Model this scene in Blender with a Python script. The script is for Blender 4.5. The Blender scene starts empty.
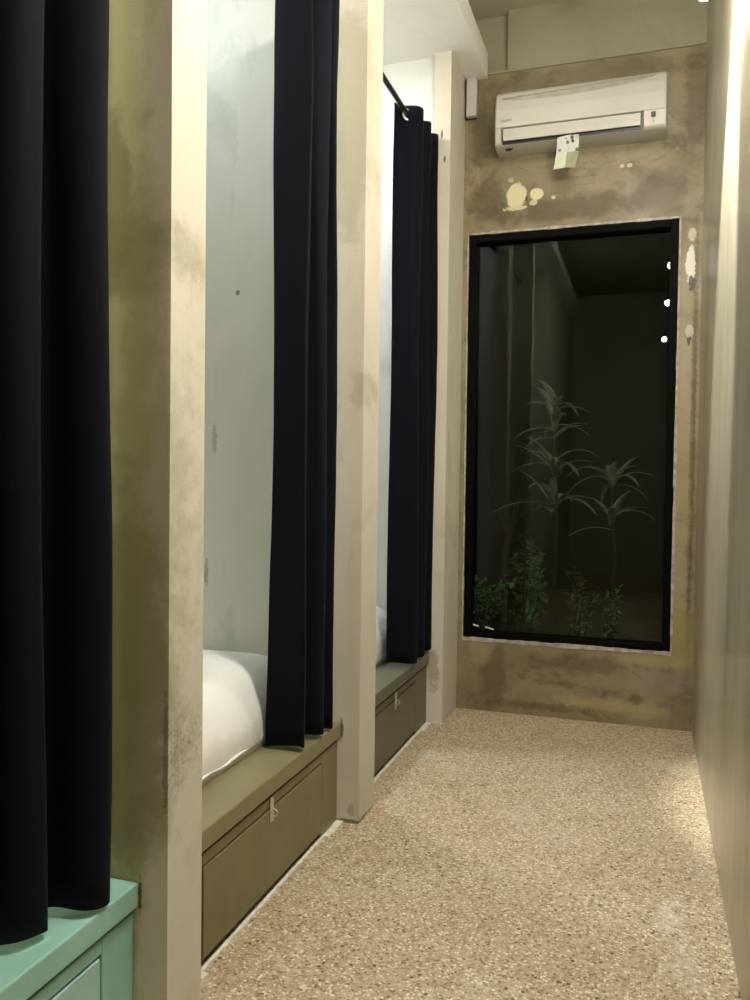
import bpy, bmesh, math, random
from mathutils import Vector, Matrix, noise
rnd = random.Random(7)
sc = bpy.context.scene
COL = sc.collection
PI = math.pi

# ------------------------------------------------------------------ layout
D = 4.179                      # end wall
XP = -0.918                    # corridor face of the partitions
XC = -0.998                    # cabinet fronts
XO = -0.986                    # ledge front edge
XR = 0.237                     # right wall
P0 = (0.249, 0.385)
P1 = (1.445, 1.581)
P2 = (2.637, 2.808)
P3 = (3.862, D)
XB = -3.10                     # back of the bunks
ZS0, ZS1 = 3.249, 3.368        # slab over the bunks
ZC = 3.575                     # corridor ceiling
ZL0, ZL1 = 0.298, 0.3515       # ledge
YB = -2.4                      # rear wall

# ------------------------------------------------------------------ helpers
def link(o, parent=None):
    COL.objects.link(o)
    if parent: o.parent = parent
    return o

def obj(name, bm, mat, parent=None, smooth=False, kind=None, label=None, cat=None, group=None):
    me = bpy.data.meshes.new(name)
    bmesh.ops.recalc_face_normals(bm, faces=bm.faces)
    bm.to_mesh(me); bm.free()
    for p in me.polygons: p.use_smooth = smooth
    for m in (mat if isinstance(mat, (list, tuple)) else [mat]): me.materials.append(m)
    o = bpy.data.objects.new(name, me); link(o, parent)
    if parent: o.matrix_parent_inverse = Matrix.Translation(-parent.location)
    return tag(o, label, cat, group, kind)

def tag(o, label=None, cat=None, group=None, kind=None):
    if label: o['label'] = label
    if cat: o['category'] = cat
    if group: o['group'] = group
    if kind: o['kind'] = kind
    return o

def thing(name, loc, label, cat, group=None):
    o = bpy.data.objects.new(name, None); o.empty_display_size = .05
    o.location = loc; link(o)
    return tag(o, label, cat, group)

def auto_smooth(o, ang=40):
    me = o.data
    for p in me.polygons: p.use_smooth = True
    bm = bmesh.new(); bm.from_mesh(me)
    for e in bm.edges:
        if len(e.link_faces) == 2 and e.calc_face_angle(0) > math.radians(ang): e.smooth = False
    bm.to_mesh(me); bm.free()
    return o

def box(bm, x0, x1, y0, y1, z0, z1, bev=0, seg=2):
    t = bmesh.new()
    vs = [t.verts.new((x, y, z)) for x in (x0, x1) for y in (y0, y1) for z in (z0, z1)]
    for f in ((0,1,3,2),(4,6,7,5),(0,4,5,1),(2,3,7,6),(0,2,6,4),(1,5,7,3)):
        t.faces.new([vs[i] for i in f])
    bmesh.ops.recalc_face_normals(t, faces=t.faces)
    if bev: bmesh.ops.bevel(t, geom=list(t.edges), offset=bev, segments=seg, affect='EDGES', profile=.5)
    merge(bm, t)

def merge(bm, t):
    me = bpy.data.meshes.new('tmp'); t.to_mesh(me); t.free()
    bm.from_mesh(me); bpy.data.meshes.remove(me)

def tube(bm, pts, r, n=10, cap=True):
    pts = [Vector(p) for p in pts]
    rs = r if isinstance(r, (list, tuple)) else [r]*len(pts)
    rings = []
    for i, p in enumerate(pts):
        d = (pts[min(i+1, len(pts)-1)] - pts[max(i-1, 0)]).normalized()
        a = d.orthogonal().normalized() if i == 0 else (prev - d*prev.dot(d)).normalized()
        prev = a; b = d.cross(a)
        rings.append([bm.verts.new(p + (a*math.cos(2*PI*k/n) + b*math.sin(2*PI*k/n))*rs[i]) for k in range(n)])
    for i in range(len(rings)-1):
        for k in range(n):
            bm.faces.new((rings[i][k], rings[i][(k+1) % n], rings[i+1][(k+1) % n], rings[i+1][k]))
    if cap:
        bm.faces.new(rings[0][::-1]); bm.faces.new(rings[-1])

def torus(bm, c, nrm, R, r, n=24, m=8):
    nrm = Vector(nrm).normalized(); a = nrm.orthogonal().normalized(); b = nrm.cross(a); c = Vector(c)
    rings = []
    for i in range(n):
        t = 2*PI*i/n; d = a*math.cos(t) + b*math.sin(t)
        rings.append([bm.verts.new(c + d*(R + r*math.cos(2*PI*k/m)) + nrm*(r*math.sin(2*PI*k/m))) for k in range(m)])
    for i in range(n):
        for k in range(m):
            bm.faces.new((rings[i][k], rings[(i+1) % n][k], rings[(i+1) % n][(k+1) % m], rings[i][(k+1) % m]))

def lathe(bm, c, prof, n=24):
    rings = [[bm.verts.new((c[0]+r*math.cos(2*PI*k/n), c[1]+r*math.sin(2*PI*k/n), c[2]+z)) for k in range(n)] for r, z in prof]
    for i in range(len(rings)-1):
        for k in range(n):
            bm.faces.new((rings[i][k], rings[i][(k+1) % n], rings[i+1][(k+1) % n], rings[i+1][k]))
    bm.faces.new(rings[0][::-1]); bm.faces.new(rings[-1])

# ------------------------------------------------------------------ materials
def srgb(r, g, b):
    f = lambda c: (c/255/12.92) if c/255 <= .04045 else ((c/255+.055)/1.055)**2.4
    return (f(r), f(g), f(b), 1)

class Mat:
    def __init__(s, name):
        s.m = bpy.data.materials.new(name); s.m.use_nodes = True
        s.nt = s.m.node_tree; s.nt.nodes.clear()
        s.out = s.n('ShaderNodeOutputMaterial')
        s.b = s.n('ShaderNodeBsdfPrincipled'); s.l(s.b.outputs[0], s.out.inputs[0])
        s.co = s.n('ShaderNodeTexCoord').outputs['Object']
    def n(s, t, **k):
        x = s.nt.nodes.new(t)
        for a, v in k.items(): setattr(x, a, v)
        return x
    def l(s, a, b): s.nt.links.new(a, b)
    def set(s, inp, v):
        if isinstance(v, bpy.types.NodeSocket): s.l(v, inp)
        else: inp.default_value = v
    def noise(s, scale, detail=4, rough=.55, stretch=None, dist=0, off=None):
        c = s.co
        if stretch or off:
            mp = s.n('ShaderNodeMapping'); s.l(c, mp.inputs[0]); c = mp.outputs[0]
            if stretch: mp.inputs['Scale'].default_value = stretch
            if off: mp.inputs['Location'].default_value = off
        x = s.n('ShaderNodeTexNoise'); s.l(c, x.inputs['Vector'])
        x.inputs['Scale'].default_value = scale; x.inputs['Detail'].default_value = detail
        x.inputs['Roughness'].default_value = rough; x.inputs['Distortion'].default_value = dist
        return x.outputs['Fac']
    def rng(s, v, a, b, c=0., d=1., smooth=True):
        x = s.n('ShaderNodeMapRange', interpolation_type='SMOOTHSTEP' if smooth else 'LINEAR')
        s.l(v, x.inputs[0])
        for i, q in enumerate((a, b, c, d)): x.inputs[i+1].default_value = q
        return x.outputs[0]
    def math(s, op, a, b=0.):
        x = s.n('ShaderNodeMath', operation=op); s.set(x.inputs[0], a); s.set(x.inputs[1], b)
        return x.outputs[0]
    def mix(s, f, a, b, mode='MIX'):
        x = s.n('ShaderNodeMix', data_type='RGBA', blend_type=mode)
        s.set(x.inputs[0], f); s.set(x.inputs[6], a); s.set(x.inputs[7], b)
        return x.outputs[2]
    def blob(s, c, r, wob=.5, scale=None, soft=.3, off=None):
        """stain or painted light patch with a ragged outline: centre, radii (metres)"""
        a = s.n('ShaderNodeVectorMath', operation='SUBTRACT'); s.l(s.co, a.inputs[0]); a.inputs[1].default_value = c
        b = s.n('ShaderNodeVectorMath', operation='DIVIDE'); s.l(a.outputs[0], b.inputs[0]); b.inputs[1].default_value = r
        ln = s.n('ShaderNodeVectorMath', operation='LENGTH'); s.l(b.outputs[0], ln.inputs[0])
        sc_ = min(90, max(4, .55/min(r[0], r[2])))
        ns = s.noise(sc_, 8, .68, off=off or (c[0]*3, c[1], c[2]*2))
        d = s.math('ADD', ln.outputs['Value'], s.math('MULTIPLY', s.math('SUBTRACT', ns, .5), wob*6))
        return s.rng(d, 1+soft, 1-soft, 0, 1)
    def bump(s, h, strength=.2, dist=.01):
        x = s.n('ShaderNodeBump'); x.inputs['Strength'].default_value = strength; x.inputs['Distance'].default_value = dist
        s.l(h, x.inputs['Height']); s.l(x.outputs[0], s.b.inputs['Normal'])
    def fin(s, color, rough=.5, spec=.5, metal=0):
        s.set(s.b.inputs['Base Color'], color); s.set(s.b.inputs['Roughness'], rough)
        s.b.inputs['Specular IOR Level'].default_value = spec; s.b.inputs['Metallic'].default_value = metal
        return s.m

def plain(name, col, rough=.5, spec=.5, metal=0, var=.12, scale=25, bump=0, bscale=200):
    m = Mat(name)
    f = m.noise(scale, 4)
    dark = tuple(c*(1-var) for c in col[:3])+(1,)
    lite = tuple(min(1, c*(1+var)) for c in col[:3])+(1,)
    c = m.mix(m.rng(f, .3, .7), dark, lite)
    if bump: m.bump(m.noise(bscale, 3), bump, .004)
    return m.fin(c, rough, spec, metal)

# concrete of the partitions
def concrete(name, a, b, stain, stains=(), rough=.72, spec=.3):
    m = Mat(name)
    c = m.mix(m.rng(m.noise(1.7, 6, .6, (1, 1, .5)), .3, .7), a, b)
    c = m.mix(m.math('MULTIPLY', m.rng(m.noise(3.1, 7, .65, (1.5, 1.5, .7), 1.2, (3, 1, 7)), .52, .72), .55), c, stain)
    c = m.mix(m.math('MULTIPLY', m.rng(m.noise(60, 3, .6), .66, .74), .25), c, stain)
    for ce, r, colr, st, wob in stains:
        c = m.mix(m.math('MULTIPLY', m.blob(ce, r, wob), st), c, colr)
    m.bump(m.noise(14, 8, .6), .15, .01)
    return m.fin(c, rough, spec)

CREAM_A, CREAM_B, CREAM_S = (.54, .505, .415, 1), (.63, .59, .49, 1), (.40, .37, .265, 1)
DIRT = (.10, .085, .05, 1)
OLIVE = (.22, .20, .088, 1)
m_p1 = concrete('cement_near', CREAM_A, CREAM_B, CREAM_S, [
    ((-1.05, 1.445, 1.3), (.085, .06, 1.5), (.42, .395, .21, 1), .8, .3),
    ((-1.06, 1.445, 1.78), (.05, .2, .16), OLIVE, .7, .35), ((-1.04, 1.445, 1.66), (.14, .2, .08), OLIVE, .5, .4),
    ((-1.02, 1.445, .75), (.10, .2, .4), OLIVE, .65, .35), ((-.98, 1.445, 1.15), (.06, .2, .7), OLIVE, .4, .35),
    ((-.984, 1.445, .325), (.004, .2, .035), DIRT, .9, .4), ((-.925, 1.445, .62), (.006, .2, .12), DIRT, .5, .5)])
m_p2 = concrete('cement_middle', CREAM_A, CREAM_B, CREAM_S, [
    ((-.93, 2.637, 1.5), (.03, .2, .05), OLIVE, .25, .6), ((-.98, 2.637, 2.4), (.08, .2, .35), OLIVE, .35, .4),
    ((-.985, 2.637, .325), (.008, .2, .04), DIRT, .9, .35), ((-.945, 2.637, .05), (.012, .2, .02), DIRT, .4, .6),
    ((-.955, 2.637, .008), (.05, .2, .008), DIRT, .8, .2)])
m_p3 = concrete('cement_far', CREAM_A, CREAM_B, CREAM_S, [
    ((-.96, 3.862, 2.86), (.006, .2, .02), DIRT, .9, .4), ((-.945, 3.862, 2.74), (.006, .2, .015), DIRT, .9, .4),
    ((-.97, 3.862, .26), (.03, .2, .10), (.2, .14, .07, 1), .5, .4)])
WH_A, WH_B = (.60, .61, .57, 1), (.70, .71, .67, 1)
m_bunk = concrete('bunk_plaster', WH_A, WH_B, (.46, .48, .44, 1), [
    ((-1.40, 2.6, 1.86), (.008, .3, .009), (.10, .10, .09, 1), .8, .3), ((-1.49, 2.6, 1.34), (.010, .3, .05), (.25, .25, .22, 1), .5, .6),
    ((-1.52, 2.6, .85), (.007, .3, .05), (.22, .22, .2, 1), .6, .6)])
m_soffit = concrete('soffit_plaster', (.76, .75, .70, 1), (.81, .80, .75, 1), (.70, .68, .62, 1))
m_ceil = concrete('ceiling_paint', (.38, .355, .265, 1), (.43, .40, .31, 1), (.33, .30, .21, 1))

# end wall: brown polished cement with damp stains and peeled patches
BR_A, BR_B, BR_S = (.185, .148, .080, 1), (.285, .240, .148, 1), (.080, .058, .026, 1)
def end_wall():
    m = Mat('stained_cement')
    c = m.mix(m.rng(m.noise(2.6, 7, .62, None, .6), .3, .7), BR_A, BR_B)
    c = m.mix(m.math('MULTIPLY', m.rng(m.noise(4.5, 8, .68, (1, 1, 1.6), 1.5, (5, 2, 1)), .5, .68), .6), c, BR_S)
    upper = m.n('ShaderNodeSeparateXYZ'); m.l(m.co, upper.inputs[0])
    for ce, r, colr, st, wob, sc_ in [
        ((-.42, D, 2.56), (.36, .3, .07), BR_S, .75, .45, 5), ((-.80, D, 2.62), (.09, .3, .12), BR_S, .7, .45, 6),
        ((.05, D, 2.60), (.12, .3, .10), BR_S, .6, .45, 6), ((.20, D, 3.0), (.05, .3, .28), BR_S, .5, .4, 5),
        ((-.35, D, 3.20), (.5, .3, .05), BR_S, .45, .4, 5), ((-.83, D, 2.95), (.06, .3, .16), BR_S, .75, .4, 7),
        ((.212, D, 1.4), (.012, .3, .95), (.10, .07, .025, 1), .8, .35, 9), ((.17, D, 1.3), (.035, .3, 1.0), (.42, .34, .19, 1), .45, .3, 5),
        ((.17, D, .47), (.09, .3, .14), (.30, .25, .08, 1), .5, .4, 8), ((.08, D, .33), (.16, .3, .03), (.36, .31, .14, 1), .5, .5, 12),
        ((.10, D, .22), (.13, .3, .06), (.24, .21, .20, 1), .35, .4, 10), ((-.72, D, .18), (.07, .3, .17), BR_S, .6, .45, 9),
        ((-.30, D, .28), (.22, .3, .05), BR_S, .55, .5, 9), ((-.15, D, .08), (.25, .3, .04), (.42, .36, .16, 1), .5, .4, 8),
        ((-.02, D, .13), (.03, .3, .03), BR_S, .6, .4, 14), ((-.45, D, .05), (.3, .3, .02), BR_S, .5, .5, 9),
        ((-.80, D, .30), (.05, .3, .05), BR_B, .5, .4, 9),
        # peeled patches
        ((-.645, D, 2.640), (.052, .3, .056), (.64, .57, .34, 1), 1, .22, 16), ((-.655, D, 2.578), (.055, .3, .012), (.60, .53, .33, 1), .85, .4, 25),
        ((-.545, D, 2.638), (.034, .3, .030), (.66, .59, .37, 1), 1, .15, 16), ((-.56, D, 2.60), (.018, .3, .016), (.6, .53, .33, 1), .8, .3, 30),
        ((-.463, D, 2.615), (.011, .3, .010), (.6, .52, .38, 1), .8, .25, 30), ((-.595, D, 2.62), (.006, .3, .012), (.05, .035, .02, 1), .8, .3, 40),
        ((-.10, D, 2.735), (.012, .3, .010), (.6, .54, .38, 1), .8, .2, 30), ((-.135, D, 2.735), (.010, .3, .009), (.6, .54, .38, 1), .8, .2, 30),
        ((-.675, D, 2.72), (.013, .3, .012), (.5, .44, .3, 1), .7, .2, 30),
        ((.186, D, 2.235), (.022, .3, .085), (.68, .66, .58, 1), .95, .35, 14), ((.195, D, 2.145), (.014, .3, .04), (.03, .022, .012, 1), .9, .45, 26),
        ((.186, D, 1.88), (.008, .3, .03), (.03, .022, .012, 1), .9, .4, 26), ((.187, D, 1.92), (.016, .3, .03), (.6, .55, .43, 1), .6, .35, 20),
        ((.19, D, 2.38), (.02, .3, .03), (.62, .56, .40, 1), .6, .4, 20)]:
        c = m.mix(m.math('MULTIPLY', m.blob(ce, r, wob, None, .12 if colr[0] > .5 or colr[0] < .06 else .45), st), c, colr)
    m.bump(m.noise(10, 8, .6), .2, .012)
    return m.fin(c, m.rng(m.noise(5, 4), .3, .7, .4, .6), .4)
m_end = end_wall()
m_panel = concrete('panel_paint', (.26, .242, .162, 1), (.30, .28, .195, 1), (.23, .21, .13, 1))

def right_wall():
    m = Mat('polished_cement')
    c = m.mix(m.rng(m.noise(2.2, 7, .6, (1, 1, .45)), .3, .7), (.29, .265, .175, 1), (.42, .39, .28, 1))
    c = m.mix(m.math('MULTIPLY', m.rng(m.noise(7, 7, .65, (1, 1, .16), .6), .50, .70), .5), c, (.22, .20, .135, 1))
    c = m.mix(m.math('MULTIPLY', m.rng(m.noise(16, 5, .6, (1, 1, .22), .4, (1, 8, 2)), .70, .76), .7), c, (.62, .60, .52, 1))
    c = m.mix(m.math('MULTIPLY', m.rng(m.noise(11, 6, .7, (1, 1, .12), .5, (4, 4, 4)), .66, .74), .6), c, (.10, .085, .055, 1))
    m.bump(m.noise(9, 6, .6, (1, 1, .3)), .06, .01)
    m.b.inputs['Coat Weight'].default_value = .35; m.b.inputs['Coat Roughness'].default_value = .13
    return m.fin(c, m.rng(m.noise(6, 5, .6, (1, 1, .2)), .3, .7, .34, .46), .6)
m_right = right_wall()

def terrazzo():
    m = Mat('pebble_wash')
    v = m.n('ShaderNodeTexVoronoi'); m.l(m.co, v.inputs['Vector']); v.inputs['Scale'].default_value = 150
    sep = m.n('ShaderNodeSeparateColor'); m.l(v.outputs['Color'], sep.inputs[0])
    r = m.n('ShaderNodeValToRGB'); m.l(sep.outputs[0], r.inputs[0]); r.color_ramp.interpolation = 'CONSTANT'
    els = [(0, (.17, .125, .075, 1)), (.08, (.30, .23, .145, 1)), (.24, (.42, .335, .22, 1)), (.50, (.51, .42, .295, 1)), (.74, (.60, .51, .37, 1)), (.90, (.78, .71, .58, 1))]
    e = r.color_ramp.elements; e[0].position = 0; e[0].color = els[0][1]; e[1].position = els[1][0]; e[1].color = els[1][1]
    for p_, c_ in els[2:]:
        q = e.new(p_); q.color = c_
    mort = m.rng(v.outputs['Distance'], .35, .62)
    c = m.mix(m.math('MULTIPLY', mort, .5), r.outputs[0], (.38, .30, .19, 1))
    v2 = m.n('ShaderNodeTexVoronoi'); m.l(m.co, v2.inputs['Vector']); v2.inputs['Scale'].default_value = 60
    sp = m.n('ShaderNodeSeparateColor'); m.l(v2.outputs['Color'], sp.inputs[0])
    c = m.mix(m.math('MULTIPLY', m.math('GREATER_THAN', sp.outputs[1], .93), m.rng(v2.outputs['Distance'], .34, .26)), c, (.09, .075, .055, 1))
    c = m.mix(m.math('MULTIPLY', m.rng(m.noise(1.8, 5), .35, .7), .30), c, (.70, .60, .45, 1), 'MULTIPLY')
    c = m.mix(m.math('MULTIPLY', m.rng(m.noise(2.6, 6, .6, None, 0, (7, 3, 0)), .55, .75), .35), c, (.60, .55, .46, 1))
    for ce, r_, st in [((.09, 2.36, 0), (.03, .09, .2), .30), ((.12, 2.14, 0), (.04, .08, .2), .18), ((-.25, 2.75, 0), (.10, .10, .2), .08)]:  # paler patches; those by the right wall paint in a pool of light
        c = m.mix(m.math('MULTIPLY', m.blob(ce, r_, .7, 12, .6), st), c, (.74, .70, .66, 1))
    m.bump(v.outputs['Distance'], .25, .003)
    return m.fin(c, .5, .35)
m_floor = terrazzo()

def painted(name, col, dark, rough=.42):
    m = Mat(name)
    c = m.mix(m.rng(m.noise(5, 5, .6, (1, 1, 1)), .3, .7), col, tuple(x*.85 for x in col[:3])+(1,))
    c = m.mix(m.math('MULTIPLY', m.rng(m.noise(22, 6, .6), .66, .75), .35), c, dark)
    m.bump(m.noise(40, 3), .05, .004)
    return m.fin(c, rough, .4)
m_mint = painted('mint_paint', (.29, .53, .46, 1), (.18, .34, .28, 1))
m_mint_door = painted('mint_door_paint', (.36, .56, .53, 1), (.25, .42, .38, 1))
m_olive = painted('olive_paint', (.195, .165, .082, 1), (.10, .075, .04, 1))
m_olive_top = painted('olive_ledge_paint', (.225, .20, .108, 1), (.15, .11, .06, 1))
m_grey = painted('grey_olive_paint', (.125, .112, .075, 1), (.08, .065, .04, 1))
m_grey_top = painted('grey_green_ledge_paint', (.135, .14, .10, 1), (.08, .07, .04, 1))
m_dark = plain('dark_gap', (.02, .016, .01, 1), .8)
m_metal = plain('steel', (.55, .52, .45, 1), .4, .5, .5)
m_rod = plain('black_rod_paint', (.015, .015, .017, 1), .3, .6)
m_ring = plain('bright_ring', (.85, .85, .83, 1), .25, .5, .3)
m_caulk = plain('white_caulk', (.70, .68, .62, 1), .6, var=.15, scale=40)
m_seal = plain('grey_sealant', (.36, .34, .29, 1), .7, var=.3, scale=30)
m_frame = plain('black_frame_paint', (.003, .003, .003, 1), .6, .04)
m_black = plain('black_plastic', (.010, .010, .010, 1), .4)
m_ac = plain('ac_white_plastic', (.47, .455, .40, 1), .38, .45, var=.04, scale=4)
m_ac2 = plain('ac_flap_plastic', (.44, .425, .37, 1), .4, .45, var=.04, scale=4)
m_logo = plain('logo_grey', (.33, .27, .25, 1), .5)
m_boxgrey = plain('lavender_grey_plastic', (.46, .43, .41, 1), .5, var=.06)

def fabric_dark():
    m = Mat('navy_cloth')
    c = m.mix(m.rng(m.noise(3, 4, .6, (1, 1, .1)), .3, .7), (.0008, .0013, .0045, 1), (.0014, .0023, .0078, 1))
    m.bump(m.noise(500, 2), .15, .002)
    m.b.inputs['Sheen Weight'].default_value = .02
    return m.fin(c, .85, .12)
m_navy = fabric_dark()

def sheet():
    m = Mat('white_sheet')
    c = m.mix(m.rng(m.noise(4, 5), .3, .7), (.74, .74, .71, 1), (.82, .82, .79, 1))
    m.bump(m.noise(7, 4, .5, (1, .6, 1), .4), .22, .03)
    return m.fin(c, .85, .15)
m_sheet = sheet()

def glass():
    m = Mat('window_glass')
    m.nt.nodes.remove(m.b)
    t = m.n('ShaderNodeBsdfTransparent'); t.inputs[0].default_value = (.80, .84, .80, 1)
    g = m.n('ShaderNodeBsdfGlossy'); g.inputs['Roughness'].default_value = .0; g.inputs[0].default_value = (.85, .9, .85, 1)
    fr = m.n('ShaderNodeFresnel'); fr.inputs['IOR'].default_value = 1.37
    mx = m.n('ShaderNodeMixShader'); m.l(fr.outputs[0], mx.inputs[0]); m.l(t.outputs[0], mx.inputs[1]); m.l(g.outputs[0], mx.inputs[2])
    m.l(mx.outputs[0], m.out.inputs[0])
    return m.m
m_glass = glass()

def emit(name, col, s):
    m = Mat(name); m.b.inputs['Emission Color'].default_value = col; m.b.inputs['Emission Strength'].default_value = s
    return m.fin((.8, .8, .8, 1), .4)
WARM = (1, .94, .82, 1)
m_bulb = emit('lit_bulb', WARM, 1700)
m_bulb3 = emit('lit_bulb_soft', WARM, 1500)
m_bulb2 = emit('lit_bulb_bright', WARM, 2600)
m_cool = emit('lit_diffuser', (.82, .96, 1, 1), 80)
m_cool2 = emit('lit_diffuser_bright', (.97, .98, 1, 1), 240)
m_warm_disc = emit('lit_diffuser_warm_white', (1, .94, .84, 1), 400)
m_cool_dim = emit('lit_diffuser_warm', (1, .98, .66, 1), 130)

# ------------------------------------------------------------------ shell
def struct(name, mat, *boxes, smooth=False):
    bm = bmesh.new()
    for b in boxes: box(bm, *b)
    return obj(name, bm, mat, kind='structure')

struct('floor', m_floor, (XB-.1, XR+.12, YB-.1, D, -.12, 0))
struct('ceiling', m_ceil, (XB-.1, XR+.12, YB-.1, D+.15, ZC, ZC+.12))
struct('ceiling_bunk_slab', m_soffit, (XB, -.803, YB, D, ZS0, ZS1))
struct('wall_right', m_right, (XR, XR+.12, YB-.1, D, 0, ZC))
struct('wall_rear', m_p1, (XB-.1, XR, YB-.1, YB, 0, ZC))
struct('wall_back', m_bunk, (XB-.1, XB, YB, D, 0, ZC))
struct('wall_upper', m_ceil, (-1.0, -.90, YB, D, ZS1, ZC))
WX0, WX1, WZ0, WZ1 = -.890, .137, .369, 2.464
W0, W1 = D, D+.15
struct('wall_end', m_end, (XB-.1, WX0, W0, W1, 0, 3.275), (WX1, XR+.12, W0, W1, 0, 3.275), (WX0, WX1, W0, W1, 0, WZ0), (WX0, WX1, W0, W1, WZ1, 3.275))
struct('wall_end_top', m_panel, (-.703, XR+.12, W0, W1, 3.275, ZC), (XB-.1, -.703, W0+.045, W1, 3.275, ZC))
bm = bmesh.new(); box(bm, -.80, XR-.004, D-.012, D, 3.262, 3.276, .003, 1)
obj('trim_1', bm, m_panel, kind='structure')
def partition(name, y0, y1, mcol, step=0.0, minf=None, xs=-1.03):
    minf = minf or m_bunk
    struct('wall_'+name, mcol, (xs, XP, y0, y1, 0, ZS0))
    struct('wall_'+name+'_infill', minf, (XB, xs, y0+step, y1, 0, ZS0))
struct('wall_entry', m_p1, (-1.05, XP, YB, P0[1], 0, ZS0))
partition('near_partition', *P1, m_p1, 0, m_p1)
partition('middle_partition', *P2, m_p2)
partition('far_partition', *P3, m_p3, .035, None, -1.0)
struct('wall_entry_bunk', m_bunk, (XB, -1.05, P0[0], P0[1], 0, ZS0))
# white joint along the cabinet feet
for i, (a, b) in enumerate(((P1[1], P2[0]), (P2[1], P3[0]))):
    bm = bmesh.new()
    n = 40
    for k in range(n):
        ya, yb = a+(b-a)*k/n, a+(b-a)*(k+1)/n
        wide = .024 if (k > n-6 or k < 5) else .009
        w = wide*(.8+.4*rnd.random())
        box(bm, XC-.002, XC+w, ya, yb, 0, .006)
    obj('trim_%d' % (i+2), bm, m_caulk, kind='structure')

# ------------------------------------------------------------------ window
wf = bmesh.new()
FW = .042; fy0, fy1 = D+.004, D+.075
for b in ((WX0+.006, WX0+FW, WZ0+.006, WZ1-.006), (WX1-FW, WX1-.006, WZ0+.006, WZ1-.006)):
    box(wf, b[0], b[1], fy0, fy1, b[2], b[3], .003, 1)
for b in ((WX0+FW, WX1-FW, WZ0+.006, WZ0+.036), (WX0+FW, WX1-FW, WZ1-FW, WZ1-.006)):
    box(wf, b[0], b[1], fy0, fy1, b[2], b[3], .003, 1)
win = thing('window_1', (-.376, D, WZ0), 'tall black-framed dark window in the stained end wall', 'window')
win['kind'] = 'structure'
obj('window_frame', wf, m_frame, win)
bm = bmesh.new()
for k in range(30):                       # ragged line of sealant round the frame
    pass
def caulk(p, q, w):
    n = 26
    for k in range(n):
        a = Vector(p).lerp(Vector(q), k/n); b = Vector(p).lerp(Vector(q), (k+1)/n); ww = w*(.7+.6*rnd.random())
        if abs(p[0]-q[0]) < 1e-6: box(bm, a[0]-ww/2, a[0]+ww/2, D-.004, D+.006, min(a[2], b[2]), max(a[2], b[2]))
        else: box(bm, min(a[0], b[0]), max(a[0], b[0]), D-.004, D+.006, a[2]-ww/2, a[2]+ww/2)
caulk((WX0, 0, WZ0), (WX0, 0, WZ1), .007); caulk((WX1, 0, WZ0), (WX1, 0, WZ1), .012)
caulk((WX0, 0, WZ1), (WX1, 0, WZ1), .012); caulk((WX0, 0, WZ0), (WX1, 0, WZ0), .018)
obj('sealant', bm, m_seal, win)
bm = bmesh.new(); box(bm, WX0+FW-.005, WX1-FW+.005, D+.050, D+.056, WZ0+.03, WZ1-FW+.005)
obj('window_pane', bm, m_glass, win)
for x0, x1, z0, z1 in ((-.845, -.815, .437, .430), (-.78, -.735, .428, .418)):  # slightly slanted white strips low on the pane
    bm = bmesh.new()
    vs = [bm.verts.new((x, y, z+dz)) for (x, z) in ((x0, z0), (x1, z1)) for y in (D+.0475, D+.0495) for dz in (-.004, .004)]
    for f in ((0,1,3,2),(4,6,7,5),(0,4,5,1),(2,3,7,6),(0,2,6,4),(1,5,7,3)): bm.faces.new([vs[i] for i in f])
    obj('pane_strip', bm, m_caulk, win)['label'] = 'small white strip low on the dark pane'

# ------------------------------------------------------------------ bunk cabinets, ledges, mattresses
def cabinet(y0, y1, mat, mdoor, mtop, stile, label, llabel):
    t = thing('bunk_cabinet', (XC, (y0+y1)/2, 0), label, 'cabinet', None)
    y0 += .002; y1 -= .002
    bm = bmesh.new()
    xb = XB+.01
    dz0, dz1 = .022, .256
    da, db = y0+stile, y1-stile
    box(bm, xb, XC-.03, y0, y1, 0.001, ZL0)
    zt = ZL0-.013
    box(bm, XC-.03, XC, y0, da, .004, zt, .002, 1); box(bm, XC-.03, XC, db, y1, .004, zt, .002, 1)
    box(bm, XC-.03, XC, da, db, dz1, zt, .0015, 1)
    obj('carcass', bm, mat, t)
    bm = bmesh.new(); box(bm, XC-.029, XC-.024, da, db, .004, dz1); obj('shadow_gap', bm, m_dark, t)
    bm = bmesh.new(); box(bm, XC-.022, XC+.001, da+.006, db-.006, dz0, dz1-.006, .002, 1); d = obj('door', bm, mdoor, t)
    ym = (y0+y1)/2 - .004
    bm = bmesh.new()
    box(bm, XC+.001, XC+.005, ym-.011, ym+.011, .212, .286, .002, 1)
    h = obj('hasp', bm, m_metal, t); h['label'] = 'steel hasp and staple'
    bm = bmesh.new(); torus(bm, (XC+.010, ym, .240), (0, 1, 0), .010, .0028, 16, 6)
    obj('staple', bm, m_metal, h, True)
    # ledge on top: a board of its own
    bm = bmesh.new(); box(bm, xb, XO, y0, y1, ZL0+.001, ZL1, .004, 2)
    obj('bunk_ledge', bm, mtop, label=llabel, cat='ledge')

cabinet(P0[1], P1[0], m_mint, m_mint_door, m_mint, .104, 'mint green cabinet under the nearest bunk, half cut off by the frame',
        'mint green ledge board below the big dark curtain at the edge of the picture')
cabinet(P1[1], P2[0], m_olive, m_olive, m_olive_top, .14, 'olive brown cabinet with a steel hasp under the bunk with the exposed mattress',
        'olive tan ledge board in front of the exposed white mattress')
cabinet(P2[1], P3[0], m_grey, m_grey, m_grey_top, .198, 'small grey olive cabinet with a hasp under the bunk beside the window wall',
        'grey green ledge board of the bunk beside the window wall')

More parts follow.
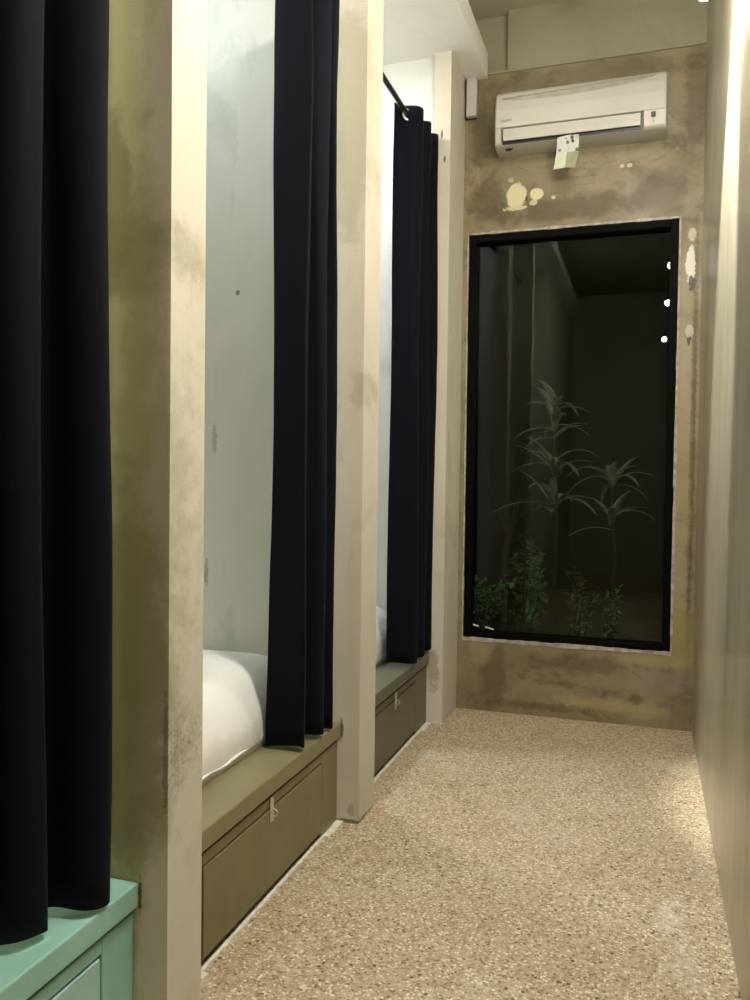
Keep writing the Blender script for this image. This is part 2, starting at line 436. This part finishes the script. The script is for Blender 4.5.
def mattress(y0, y1, label):
    t = thing('mattress', (-2.1, (y0+y1)/2, ZL1), label, 'mattress')
    y0 += .012; y1 -= .012
    prof = [(-1.130, .001), (-1.124, .03), (-1.125, .075), (-1.132, .105), (-1.150, .140), (-1.176, .175), (-1.205, .203), (-1.24, .219), (-1.30, .226)]
    prof += [(x, .226) for x in (-1.4, -1.55, -1.7, -1.9, -2.1, -2.3, -2.5, -2.7, -2.9, -3.0)] + [(-3.05, .20), (-3.07, .12), (-3.07, .001)]
    bm = bmesh.new(); n = 36; rows = []
    for k in range(n+1):
        s = k/n; y = y0+(y1-y0)*s
        e = min(s, 1-s)*(y1-y0); rd = 1-math.sqrt(max(0, 1-(1-min(1, e/.05))**2))
        row = []
        for x, z in prof:
            w = noise.noise(Vector((x*6, y*6, z*5)))*.004
            row.append(bm.verts.new((x-rd*.03*(1 if x > -2 else -1) + (w if z < .2 else 0), y, ZL1+max(.001, z*(1-.18*rd)+(w if z > .1 else 0)))))
        rows.append(row)
    for a, b in zip(rows, rows[1:]):
        for i in range(len(prof)-1): bm.faces.new((a[i], a[i+1], b[i+1], b[i]))
        bm.faces.new((a[-1], a[0], b[0], b[-1]))
    bm.faces.new(rows[0]); bm.faces.new(rows[-1][::-1])
    obj('sheet_cover', bm, m_sheet, t, True)
    bm = bmesh.new()
    pts = [(-1.124-.002+.003*math.sin(k*.9), y0+.03+(y1-y0-.06)*k/30, ZL1+.028+.006*math.sin(k*.35)+.003*math.sin(k*1.3)) for k in range(31)]
    tube(bm, pts, .0045, 8)
    obj('hem_piping', bm, m_sheet, t, True)
    return t
mt2 = mattress(P1[1], P2[0], 'white sheeted mattress in the olive bunk, lit by a slanting patch of light')
bm = bmesh.new()                       # loose tuck of sheet at the far corner
tube(bm, [(-1.128, 2.42, ZL1+.012), (-1.118, 2.46, ZL1+.016), (-1.10, 2.50, ZL1+.014), (-1.09, 2.53, ZL1+.008)], [.004, .010, .012, .003], 8)
obj('sheet_corner', bm, m_sheet, mt2, True)
mattress(P2[1], P3[0], 'white sheeted mattress peeping out behind the pillar of the bunk beside the window wall')

# ------------------------------------------------------------------ curtains and rods
XROD, ZROD = -1.028, 2.808
def rod(y0, y1, label, ZROD=ZROD):
    t = thing('curtain_rod', (XROD, (y0+y1)/2, ZROD), label, 'curtain rod')
    bm = bmesh.new(); tube(bm, [(XROD, y0+.002, ZROD), (XROD, y1-.002, ZROD)], .0115, 16)
    obj('pole', bm, m_rod, t, True)
    for y, s in ((y0, 1), (y1, -1)):
        bm = bmesh.new(); tube(bm, [(XROD, y+s*.001, ZROD), (XROD, y+s*.007, ZROD)], .020, 20)
        tube(bm, [(XROD, y+s*.007, ZROD), (XROD, y+s*.03, ZROD)], .0145, 16)
        obj('rod_socket', bm, m_rod, t)
rod(P0[1], P1[0], 'black curtain rod over the mint bunk, above the frame')
rod(P1[1], P2[0], 'black curtain rod over the olive bunk, above the frame', ZROD+.05)
rod(P2[1], P3[0], 'black curtain rod carrying the far curtain beside the air conditioner')

def curtain(fronts, y_start, y_end, label, hem=.366, top=2.848, A=.055, xc=-1.03, seed=1, lean=0., drift=0., s0=-1, rings=True, hook=.62, ZROD=ZROD):
    """fronts: y of each fold that bulges to the corridor"""
    t = thing('curtain', (xc, (y_start+y_end)/2, top), label, 'curtain')
    # plan polyline of extreme points: back, front, back, front ...
    ext = [(s0, y_start)]
    for i, f in enumerate(fronts):
        ext.append((1, f))
        nx = fronts[i+1] if i+1 < len(fronts) else y_end+.03
        ext.append((-1, (f*.5+nx*.5) if i+1 < len(fronts) else y_end))
    r_ = random.Random(seed)
    plan = []
    N = 18
    for (sa, ya), (sb, yb) in zip(ext, ext[1:]):
        for k in range(N):
            u = k/N
            plan.append((sa+(sb-sa)*(.5-.5*math.cos(PI*u)), ya+(yb-ya)*(u-hook*.16*math.sin(2*PI*u)*-1), u))
    plan.append((ext[-1][0], ext[-1][1], 1))
    bm = bmesh.new(); rows = []
    M = 44
    ph = [r_.uniform(0, 6) for _ in range(4)]
    for j in range(M+1):
        v = j/M; z = hem+(top-hem)*v
        row = []
        amp = A*(1-.04*v)
        for i, (s, y, u) in enumerate(plan):
            wob = .005*math.sin(z*3.1+ph[0]+i*.13)+.004*math.sin(z*1.7+ph[1]+i*.31)
            wob *= min(1, (1-v)*6)
            # near the rod pull in a little
            yy = y+wob+lean*(1-v)*(y-y_end)/(y_end-y_start+1e-6)*-1
            hemz = z + (.006*math.sin(i*.21+ph[2]) if j == 0 else 0)
            row.append(bm.verts.new((xc+s*amp-max(-.01, min(.05, drift*(y_end-.06-y)))+wob*.6+.002*noise.noise(Vector((y*20, z*4, seed))), yy, hemz)))
        rows.append(row)
    for a, b in zip(rows, rows[1:]):
        for i in range(len(plan)-1): bm.faces.new((a[i], a[i+1], b[i+1], b[i]))
    o = obj('fabric', bm, m_navy, t, True)
    md = o.modifiers.new('solid', 'SOLIDIFY'); md.thickness = .003; md.offset = 0
    if rings:
        for (sa, ya), (sb, yb) in zip(ext, ext[1:]):
            bm = bmesh.new()
            d = Vector(((sb-sa)*A*.9*PI/2, (yb-ya)*(1-hook*.16*2*PI*-1)*1.0, 0)); nrm = Vector((-d.y, d.x, 0)).normalized()
            torus(bm, (XROD, (ya+yb)/2, ZROD), nrm, .0215, .0052, 28, 8)
            obj('grommet', bm, m_ring, t, True)
    return t
curtain([.80, 1.0, 1.185, 1.31], .70, 1.385, 'large navy curtain filling the edge of the picture above the mint ledge', A=.045, xc=-1.022, seed=3, hem=.366, drift=.34)
curtain([2.285, 2.455, 2.535], 2.305, 2.57, 'navy curtain gathered beside the exposed mattress, above the olive ledge', A=.043, xc=-1.022, seed=5, hem=.366, s0=-1.9, top=2.898, ZROD=ZROD+.05)
curtain([3.555, 3.70, 3.84], 3.45, 3.874, 'far navy curtain with a visible bright ring at its top, beside the window wall', A=.052, xc=-1.022, seed=9, hem=.37)

# ------------------------------------------------------------------ air conditioner
AX0, AX1, AZ0, AZ1 = -.735, .065, 2.838, 3.113
t = thing('air_conditioner', (-.33, D, AZ0), 'white split air conditioner mounted on the stained wall over the window', 'air conditioner')
def depth(z):                 # casing profile: distance from the wall
    pts = [(AZ0, .128), (2.844, .146), (2.852, .153), (2.88, .158), (2.92, .162), (3.0, .160), (3.05, .151), (3.085, .137), (3.103, .119), (AZ1, .095)]
    for (za, da), (zb, db) in zip(pts, pts[1:]):
        if z <= zb: return da+(db-da)*(z-za)/(zb-za)
    return .09
def skin(bm, x0, x1, z0, z1, off, nx, nz, extra=None, back=0.0, bevel=.012):
    g = []
    for j in range(nz+1):
        z = z0+(z1-z0)*j/nz; row = []
        for i in range(nx+1):
            x = x0+(x1-x0)*i/nx
            e = min(x-x0, x1-x); rd = bevel*(1-math.sqrt(max(0, 1-(1-min(1, e/bevel))**2))) if bevel else 0
            d = depth(z)+off-rd+(extra(x, z) if extra else 0)
            row.append(bm.verts.new((x, D-d, z)))
        g.append(row)
    for a, b in zip(g, g[1:]):
        for i in range(nx): bm.faces.new((a[i], a[i+1], b[i+1], b[i]))
    # rim to the back
    rim = [g[0][i] for i in range(nx+1)]+[g[j][nx] for j in range(1, nz+1)]+[g[nz][i] for i in range(nx-1, -1, -1)]+[g[j][0] for j in range(nz-1, 0, -1)]
    bk = [bm.verts.new((v.co.x, (D-back) if back >= 0 else v.co.y-back, v.co.z)) for v in rim]
    n = len(rim)
    for k in range(n): bm.faces.new((rim[k], rim[(k+1) % n], bk[(k+1) % n], bk[k]))
    bm.faces.new(bk)
bm = bmesh.new()
def slot(x, z):               # recess behind the flap
    if z > 3.03 and z < 3.10 and abs(x+.345) < .352: return -.055
    return -.03 if (-.699 < x < -.042 and 2.847 < z < 2.915) else 0
skin(bm, AX0, AX1, AZ0, AZ1-.004, 0, 132, 54, slot, .001)
auto_smooth(obj('casing', bm, m_ac, t), 35)
def groove(x, z):
    s = (x+.345)/.352
    if abs(s) >= 1: return 0
    top = 3.080+.012*s; bot = top-.034*(1-s*s)**.6-.004
    if bot < z < top: return -.05*min(1, (top-z)/.004)*min(1, (z-bot)/(top-bot)*1.1)
    return 0
bm = bmesh.new(); skin(bm, AX0+.001, AX1-.001, 2.919, AZ1, .005, 132, 90, groove, .06)
auto_smooth(obj('front_panel', bm, m_ac, t), 35)
bm = bmesh.new(); lo = []; hi = []; lo2 = []; hi2 = []
for k in range(61):
    sx = -.985+1.97*k/60; x = -.345+.352*sx; zt = 3.080+.012*sx; zb = zt-.034*(1-sx*sx)**.6-.004
    for L_, z, dd in ((lo, zb-.001, -.010), (hi, zt+.001, -.010), (lo2, zb-.001, -.014), (hi2, zt+.001, -.014)):
        L_.append(bm.verts.new((x, D-depth(z)-dd-.005, z)))
for k in range(60):
    for A_, B_ in ((lo, hi), (hi, hi2), (hi2, lo2), (lo2, lo)): bm.faces.new((A_[k], A_[k+1], B_[k+1], B_[k]))
bm.faces.new((lo[0], hi[0], hi2[0], lo2[0])); bm.faces.new((lo[-1], hi[-1], hi2[-1], lo2[-1]))
obj('groove_shade', bm, plain('groove_shade_plastic', (.36, .34, .28, 1), .5), t)['label'] = 'slim recess with its shade put in as a darker strip'  # darker strip stands in for the shade inside the groove
bm = bmesh.new(); skin(bm, -.692, -.053, 2.859, 2.912, .001, 40, 10, None, -.008, .0)
fl = auto_smooth(obj('louver', bm, m_ac2, t), 35); fl['label'] = 'closed air outlet flap'
bm = bmesh.new(); skin(bm, -.698, -.045, 2.8515, 2.9145, -.024, 20, 8, None, -.003, .0)
obj('outlet_slot', bm, m_black, t)['label'] = 'black gap round the flap'
bm = bmesh.new(); box(bm, -.006, .014, D-.166, D-.158, 2.886, 2.910, .002, 1); obj('display', bm, m_black, t)
bm = bmesh.new(); box(bm, .002, .007, D-.162, D-.154, 2.862, 2.880, .001, 1); obj('indicator', bm, m_logo, t)
bm = bmesh.new(); tube(bm, [(-.685, D-.10, AZ0+.008), (-.680, D-.105, AZ0-.004), (-.665, D-.107, AZ0-.006), (-.652, D-.105, AZ0+.004)], [.009, .008, .006, .005], 8)
obj('drain_nozzle', bm, m_black, t, True)
tc = bpy.data.curves.new('maker_mark', 'FONT'); tc.body = 'DAIKIN'; tc.size = .017; tc.extrude = .0008; tc.align_x = 'LEFT'
tmp = bpy.data.objects.new('maker_mark_curve', tc); COL.objects.link(tmp)
bpy.context.view_layer.update()
me = bpy.data.meshes.new_from_object(tmp.evaluated_get(bpy.context.evaluated_depsgraph_get()))
bpy.data.objects.remove(tmp)
me.name = 'maker_mark'; me.materials.clear(); me.materials.append(m_logo)
me.transform(Matrix.Translation((-.705, D-.1685, 2.945)) @ Matrix.Rotation(PI/2, 4, 'X'))
lg = bpy.data.objects.new('maker_mark', me); link(lg, t); lg.matrix_parent_inverse = Matrix.Translation(-t.location)

# paper tag hanging from the flap
def tag_paper(name_parts):
    t = thing('hanging_paper_tag', (-.39, D-.17, 2.85), 'folded pale green paper tag hanging from the air conditioner flap', 'paper tag')
    m = Mat('printed_paper')
    v = m.n('ShaderNodeTexVoronoi'); m.l(m.co, v.inputs['Vector']); v.inputs['Scale'].default_value = 34
    c = m.mix(m.rng(v.outputs['Distance'], .36, .30), (.50, .50, .46, 1), (.05, .05, .045, 1))
    c = m.mix(m.math('MULTIPLY', m.rng(m.noise(70, 3), .5, .6), .4), c, (.3, .32, .28, 1))
    mp = m.fin(c, .6)
    mg = plain('pale_green_paper', (.50, .53, .38, 1), .7, var=.05)
    md = plain('grey_green_paper', (.27, .29, .18, 1), .7, var=.1)
    def quad(ps, mat, name, th=.0015):
        bm = bmesh.new()
        f = [bm.verts.new(p) for p in ps]; b = [bm.verts.new((p[0], p[1]+th, p[2])) for p in ps]
        bm.faces.new(f); bm.faces.new(b[::-1])
        for k in range(4): bm.faces.new((f[k], b[k], b[(k+1) % 4], f[(k+1) % 4]))
        return obj(name, bm, mat, t)
    y0 = D-.170
    quad([(-.430, y0, 2.8370), (-.380, y0-.012, 2.8410), (-.383, y0-.012, 2.7620), (-.434, y0, 2.7600)], mp, 'printed_band')
    quad([(-.380, y0-.012, 2.8410), (-.328, y0+.004, 2.8450), (-.330, y0+.004, 2.7620), (-.383, y0-.012, 2.7620)], mp, 'printed_band')
    quad([(-.434, y0, 2.7595), (-.383, y0-.012, 2.7615), (-.392, y0-.012, 2.6890), (-.445, y0, 2.6890)], mg, 'pale_leaf')
    quad([(-.383, y0-.012, 2.7615), (-.330, y0+.004, 2.7615), (-.345, y0+.004, 2.6890), (-.392, y0-.012, 2.6890)], md, 'dark_leaf')
tag_paper(None)

# small wall box under the slab
t = thing('wall_box', (-.876, D, 3.06), 'narrow lavender grey box on the wall corner, left of the air conditioner', 'wall box')
bm = bmesh.new(); box(bm, -.913, -.856, D-.012, D-.001, 3.048, 3.247, .002, 1); obj('gap_shade', bm, m_black, t)  # black plate stands in for the shadow gap left of the cover
bm = bmesh.new(); box(bm, -.903, -.850, D-.045, D-.012, 3.050, 3.247, .004, 2); obj('cover', bm, m_boxgrey, t)

# ------------------------------------------------------------------ wall lamps (bare bulbs on short arms) and bunk lights
def wall_lamp(y, label, r=.024, x=.14, mb=None):
    c = (x, y, 2.648)
    t = thing('wall_lamp', (XR, y, c[2]+.07), label, 'wall lamp')
    bm = bmesh.new(); tube(bm, [(XR-.001, y, c[2]+.075), (XR-.014, y, c[2]+.075)], .035, 24); obj('wall_plate', bm, m_rod, t)
    bm = bmesh.new(); tube(bm, [(XR-.014, y, c[2]+.075), (c[0]+.02, y, c[2]+.088), (c[0], y, c[2]+.080), (c[0], y, c[2]+.066)], .007, 10); obj('arm', bm, m_rod, t, True)
    bm = bmesh.new(); lathe(bm, (c[0], y, c[2]), [(.014, .026), (.017, .030), (.017, .062), (.010, .070)], 20); obj('socket', bm, m_rod, t, True)
    bm = bmesh.new(); lathe(bm, (c[0], y, c[2]), [(.004, -r)]+[(r*math.sin(a), -r*math.cos(a)) for a in [PI*k/12 for k in range(1, 10)]]+[(.013, r*.95)], 20)
    obj('bulb', bm, mb or m_bulb, t, True)
wall_lamp(2.62, 'glowing bare bulb lamp at the top of the picture, on the polished wall')
wall_lamp(1.42, 'bare bulb lamp on the polished wall opposite the mint bunk, seen mirrored in the window', x=.148, mb=m_bulb2)
wall_lamp(-.35, 'bare bulb lamp behind the viewer, seen as the upper mirrored dot in the window', x=.158, mb=m_bulb3)
def bunk_light(y, mat, label, x=-1.75, ZS0=ZS0):
    t = thing('ceiling_light', (x, y, ZS0), label, 'ceiling light')
    bm = bmesh.new(); lathe(bm, (x, y, ZS0), [(.13, -.030), (.14, -.024), (.14, -.001), (.12, -.0005)], 32); obj('housing', bm, m_boxgrey, t)
    bm = bmesh.new(); lathe(bm, (x, y, ZS0), [(.01, -.050), (.08, -.047), (.115, -.038), (.125, -.0305)], 32); obj('diffuser', bm, mat, t, True)
bunk_light(.92, m_cool_dim, 'round light on the ceiling of the mint bunk, out of sight behind the curtain')
bunk_light(2.1, m_cool, 'round cool light on the ceiling of the olive bunk, above the frame')
bunk_light(1.55, m_warm_disc, 'added unseen round light on the corridor ceiling, brightening floor and polished wall', -.02, ZC)  # lamp added out of view to brighten the floor and polished wall
bunk_light(3.33, m_cool2, 'round cool light on the ceiling of the bunk by the window wall')

# spotlight high on the polished wall, washing down it
t = thing('wall_spotlight', (XR, 2.66, 3.12), 'black spotlight high on the polished wall, above the picture, washing it with light', 'spotlight')
hd = Vector((-.10, 2.68, 3.06)); aim = (Vector((XR, 2.84, 2.20))-hd).normalized()
bm = bmesh.new(); tube(bm, [(XR-.001, 2.66, 3.16), (XR-.014, 2.66, 3.16)], .035, 24); obj('wall_plate', bm, m_rod, t)
bm = bmesh.new(); tube(bm, [(XR-.014, 2.66, 3.16), (hd.x+.03, 2.665, 3.20), (hd.x-.02, 2.665, 3.17), hd-aim*.06], .008, 10); obj('arm', bm, m_rod, t, True)
bm = bmesh.new(); tube(bm, [hd-aim*.07, hd-aim*.06, hd+aim*.01], [.02, .032, .034], 24); obj('lamp_head', bm, m_rod, t)
bm = bmesh.new(); tube(bm, [hd+aim*.0102, hd+aim*.013], .028, 24); obj('lens', bm, m_warm_disc, t)
sl = bpy.data.lights.new('spot_beam', 'SPOT'); sl.energy = 600; sl.color = (1, .97, .92); sl.spot_size = math.radians(38); sl.spot_blend = .45; sl.shadow_soft_size = .02
so = bpy.data.objects.new('spot_beam', sl); link(so)
so.location = hd+aim*.02; so.rotation_euler = aim.to_track_quat('-Z', 'Y').to_euler()
so.parent = t; so.matrix_parent_inverse = Matrix.Translation(-t.location)

# ------------------------------------------------------------------ night garden beyond the window
GZ = .22
m_soil = plain('dark_soil', (.022, .020, .013, 1), .95, .1, var=.5, scale=9, bump=.5, bscale=30)
m_gwall = plain('garden_wall_render', (.008, .010, .009, 1), .9, .1, var=.3, scale=4)
struct('ground', m_soil, (-3.2, 1.8, D+.15, 7.6, GZ-.2, GZ))
struct('wall_garden', m_gwall, (-3.2, 1.8, 7.5, 7.65, GZ, 4.5))
def leafmat(name, c, rough=.45):
    return plain(name, c, rough, .4, var=.4, scale=14)
m_leaf = leafmat('green_leaf', (.125, .31, .07, 1))
m_leaf2 = leafmat('dull_green_leaf', (.08, .19, .05, 1))
m_cord = leafmat('pale_strap_leaf', (.34, .32, .28, 1))
m_stem = plain('stem_bark', (.035, .027, .018, 1), .9, .1)

def strap(bm, base, d, L, w, droop):
    """strap leaf: bent, folded along its midrib"""
    d = Vector(d).normalized(); side = d.cross(Vector((0, 0, 1)))
    side = side.normalized() if side.length > .05 else Vector((1, 0, 0))
    p = Vector(base); n = 9; rows = []
    cur = d.copy()
    for k in range(n+1):
        s = k/n; ww = w*math.sin(PI*min(1, .12+.88*s)**.8)**.8 if s < 1 else 0
        up = cur.cross(side).normalized()
        rows.append([bm.verts.new(p-side*ww*.5-up*ww*.12), bm.verts.new(p), bm.verts.new(p+side*ww*.5-up*ww*.12)])
        cur = (cur+Vector((0, 0, -droop/n))).normalized(); p = p+cur*(L/n)
    for a, b in zip(rows, rows[1:]):
        for i in (0, 1):
            bm.faces.new((a[i], a[i+1], b[i+1], b[i]))

def dracaena(base, height, crowns, label, seed):
    r = random.Random(seed)
    t = thing('cordyline_plant', base, label, 'plant')
    bx, by, bz = base
    bm = bmesh.new()
    tube(bm, [(bx, by, bz), (bx+.02, by, bz+height*.5), (bx-.01, by+.01, bz+height)], [.018, .014, .010], 10); obj('stem', bm, m_stem, t, True)
    bm = bmesh.new()
    for hz, n, L in crowns:
        for k in range(n):
            a = 2*PI*k/n+r.uniform(-.3, .3); el = r.uniform(.25, 1.1)
            d = (math.cos(a)*math.cos(el), math.sin(a)*math.cos(el)*.8, math.sin(el))
            strap(bm, (bx-.005, by+.005, bz+hz+r.uniform(-.04, .04)), d, L*r.uniform(.75, 1.15), r.uniform(.035, .055), r.uniform(.7, 1.9))
    o = obj('leaves', bm, m_cord, t, True); md = o.modifiers.new('solid', 'SOLIDIFY'); md.thickness = .0015

dracaena((-.535, 5.15, GZ), 1.45, [(.82, 9, .34), (1.05, 10, .34), (1.28, 10, .30), (1.45, 6, .26)], 'tall pale strap-leaved plant in the middle of the dark window', 2)
dracaena((-.185, 5.2, GZ), 1.02, [(.72, 7, .26), (.98, 12, .30)], 'shorter pale strap-leaved plant in the right half of the window', 5)

def small_leaf(bm, p, d, L, w):
    d = d.normalized(); s = d.cross(Vector((.2, .3, 1))).normalized(); u = s.cross(d).normalized()
    pts = [p, p+d*L*.35+s*w*.5+u*L*.06, p+d*L*.75+s*w*.38+u*L*.05, p+d*L-u*L*.05, p+d*L*.75-s*w*.38+u*L*.05, p+d*L*.35-s*w*.5+u*L*.06]
    v = [bm.verts.new(q) for q in pts]; mid = bm.verts.new(p+d*L*.5)
    for i in range(6): bm.faces.new((v[i], v[(i+1) % 6], mid))
def bush(base, h, w, stems, leaves, mat, label, seed, L=.05):
    r = random.Random(seed); t = thing('garden_bush', base, label, 'bush', None)
    b = Vector(base); sb = bmesh.new(); lb = bmesh.new()
    for k in range(stems):
        a = r.uniform(0, 2*PI); rr = w*math.sqrt(r.random()); hh = h*r.uniform(.55, 1)*(1-.35*rr/w)
        tip = b+Vector((math.cos(a)*rr, math.sin(a)*rr*.6, hh)); mid = b.lerp(tip, .5)+Vector((r.uniform(-.03, .03), 0, .03)) 
        b0 = b+Vector((r.uniform(-.06, .06)*w/.2, r.uniform(-.05, .05), 0))
        tube(sb, [b0, mid, tip], [.006, .004, .002], 6)
        for i in range(leaves):
            s = r.uniform(.22, 1.02)
            p = b0.lerp(mid, s*2) if s < .5 else mid.lerp(tip, s*2-1)
            d = Vector((r.uniform(-1, 1), r.uniform(-1, 1), r.uniform(-.3, .9)))
            small_leaf(lb, p, d, L*r.uniform(.6, 1.3), L*r.uniform(.35, .55))
    obj('stems', sb, m_stem, t, True)
    o = obj('leaves', lb, mat, t); md = o.modifiers.new('solid', 'SOLIDIFY'); md.thickness = .001
bush((-.90, 4.80, GZ), .58, .15, 9, 16, m_leaf, 'low leafy bush in the lower corner of the window beside the pillar', 11)
bush((-.66, 4.92, GZ), .82, .13, 14, 26, m_leaf, 'bright green upright bush, tallest of the bushes behind the window', 12)
bush((-.36, 5.00, GZ), .62, .16, 9, 12, m_leaf2, 'dim spindly bush below and between the two pale strap-leaved plants', 13)
bush((-.19, 4.90, GZ), .52, .08, 6, 12, m_leaf2, 'dim narrow bush directly below the shorter strap-leaved plant', 14)
# bare young tree and stake
t = thing('bare_tree', (-.86, 5.6, GZ), 'bare dark young tree with crooked branches at the left of the window', 'tree')
bm = bmesh.new()
tube(bm, [(-.92, 5.6, GZ), (-.90, 5.6, .7), (-.82, 5.6, 1.05), (-.74, 5.62, 1.5)], [.035, .03, .024, .012], 10); obj('trunk', bm, m_stem, t, True)
for pts in ([(-.85, 5.6, .93), (-.7, 5.62, 1.02), (-.55, 5.62, 1.03)], [(-.89, 5.6, .75), (-.75, 5.63, .85), (-.58, 5.65, .88)], [(-.88, 5.6, .8), (-1.0, 5.6, 1.1), (-1.05, 5.6, 1.35)]):
    bm = bmesh.new(); tube(bm, pts, [.014, .010, .004], 8); obj('branch', bm, m_stem, t, True)
t = None
bm = bmesh.new(); tube(bm, [(-.655, 4.78, GZ), (-.655, 4.78, .98)], .007, 8)
obj('plant_stake', bm, m_stem, label='thin dark stake standing in front of the bright green bush', cat='stake')

# ------------------------------------------------------------------ world, camera
w = bpy.data.worlds.new('World'); sc.world = w; w.use_nodes = True
w.node_tree.nodes['Background'].inputs[0].default_value = (.25, .35, .5, 1)
w.node_tree.nodes['Background'].inputs[1].default_value = .004
cam = bpy.data.cameras.new('Camera'); co = bpy.data.objects.new('Camera', cam); link(co)
r = Vector((0.94930609, 0.31411481, 0.01224031)); u = Vector((-0.01995861, 0.02136722, 0.99957246)); f = Vector((-0.31371897, 0.94914452, -0.02655333))
M = Matrix((r, u, -f)).transposed().to_4x4(); M.translation = (0, 0, 1.2)
co.matrix_world = M
cam.sensor_fit = 'HORIZONTAL'; cam.sensor_width = 36; cam.lens = 815.30*36/750; cam.clip_start = .02
sc.camera = co
sc.view_settings.view_transform = 'Standard'; sc.view_settings.look = 'None'; sc.view_settings.gamma = 1
sc.view_settings.use_curve_mapping = False; sc.view_settings.exposure = -.28
sc.cycles.max_bounces = 8; sc.cycles.diffuse_bounces = 5; sc.cycles.transparent_max_bounces = 12
sc.cycles.sample_clamp_indirect = 6; sc.cycles.use_denoising = True
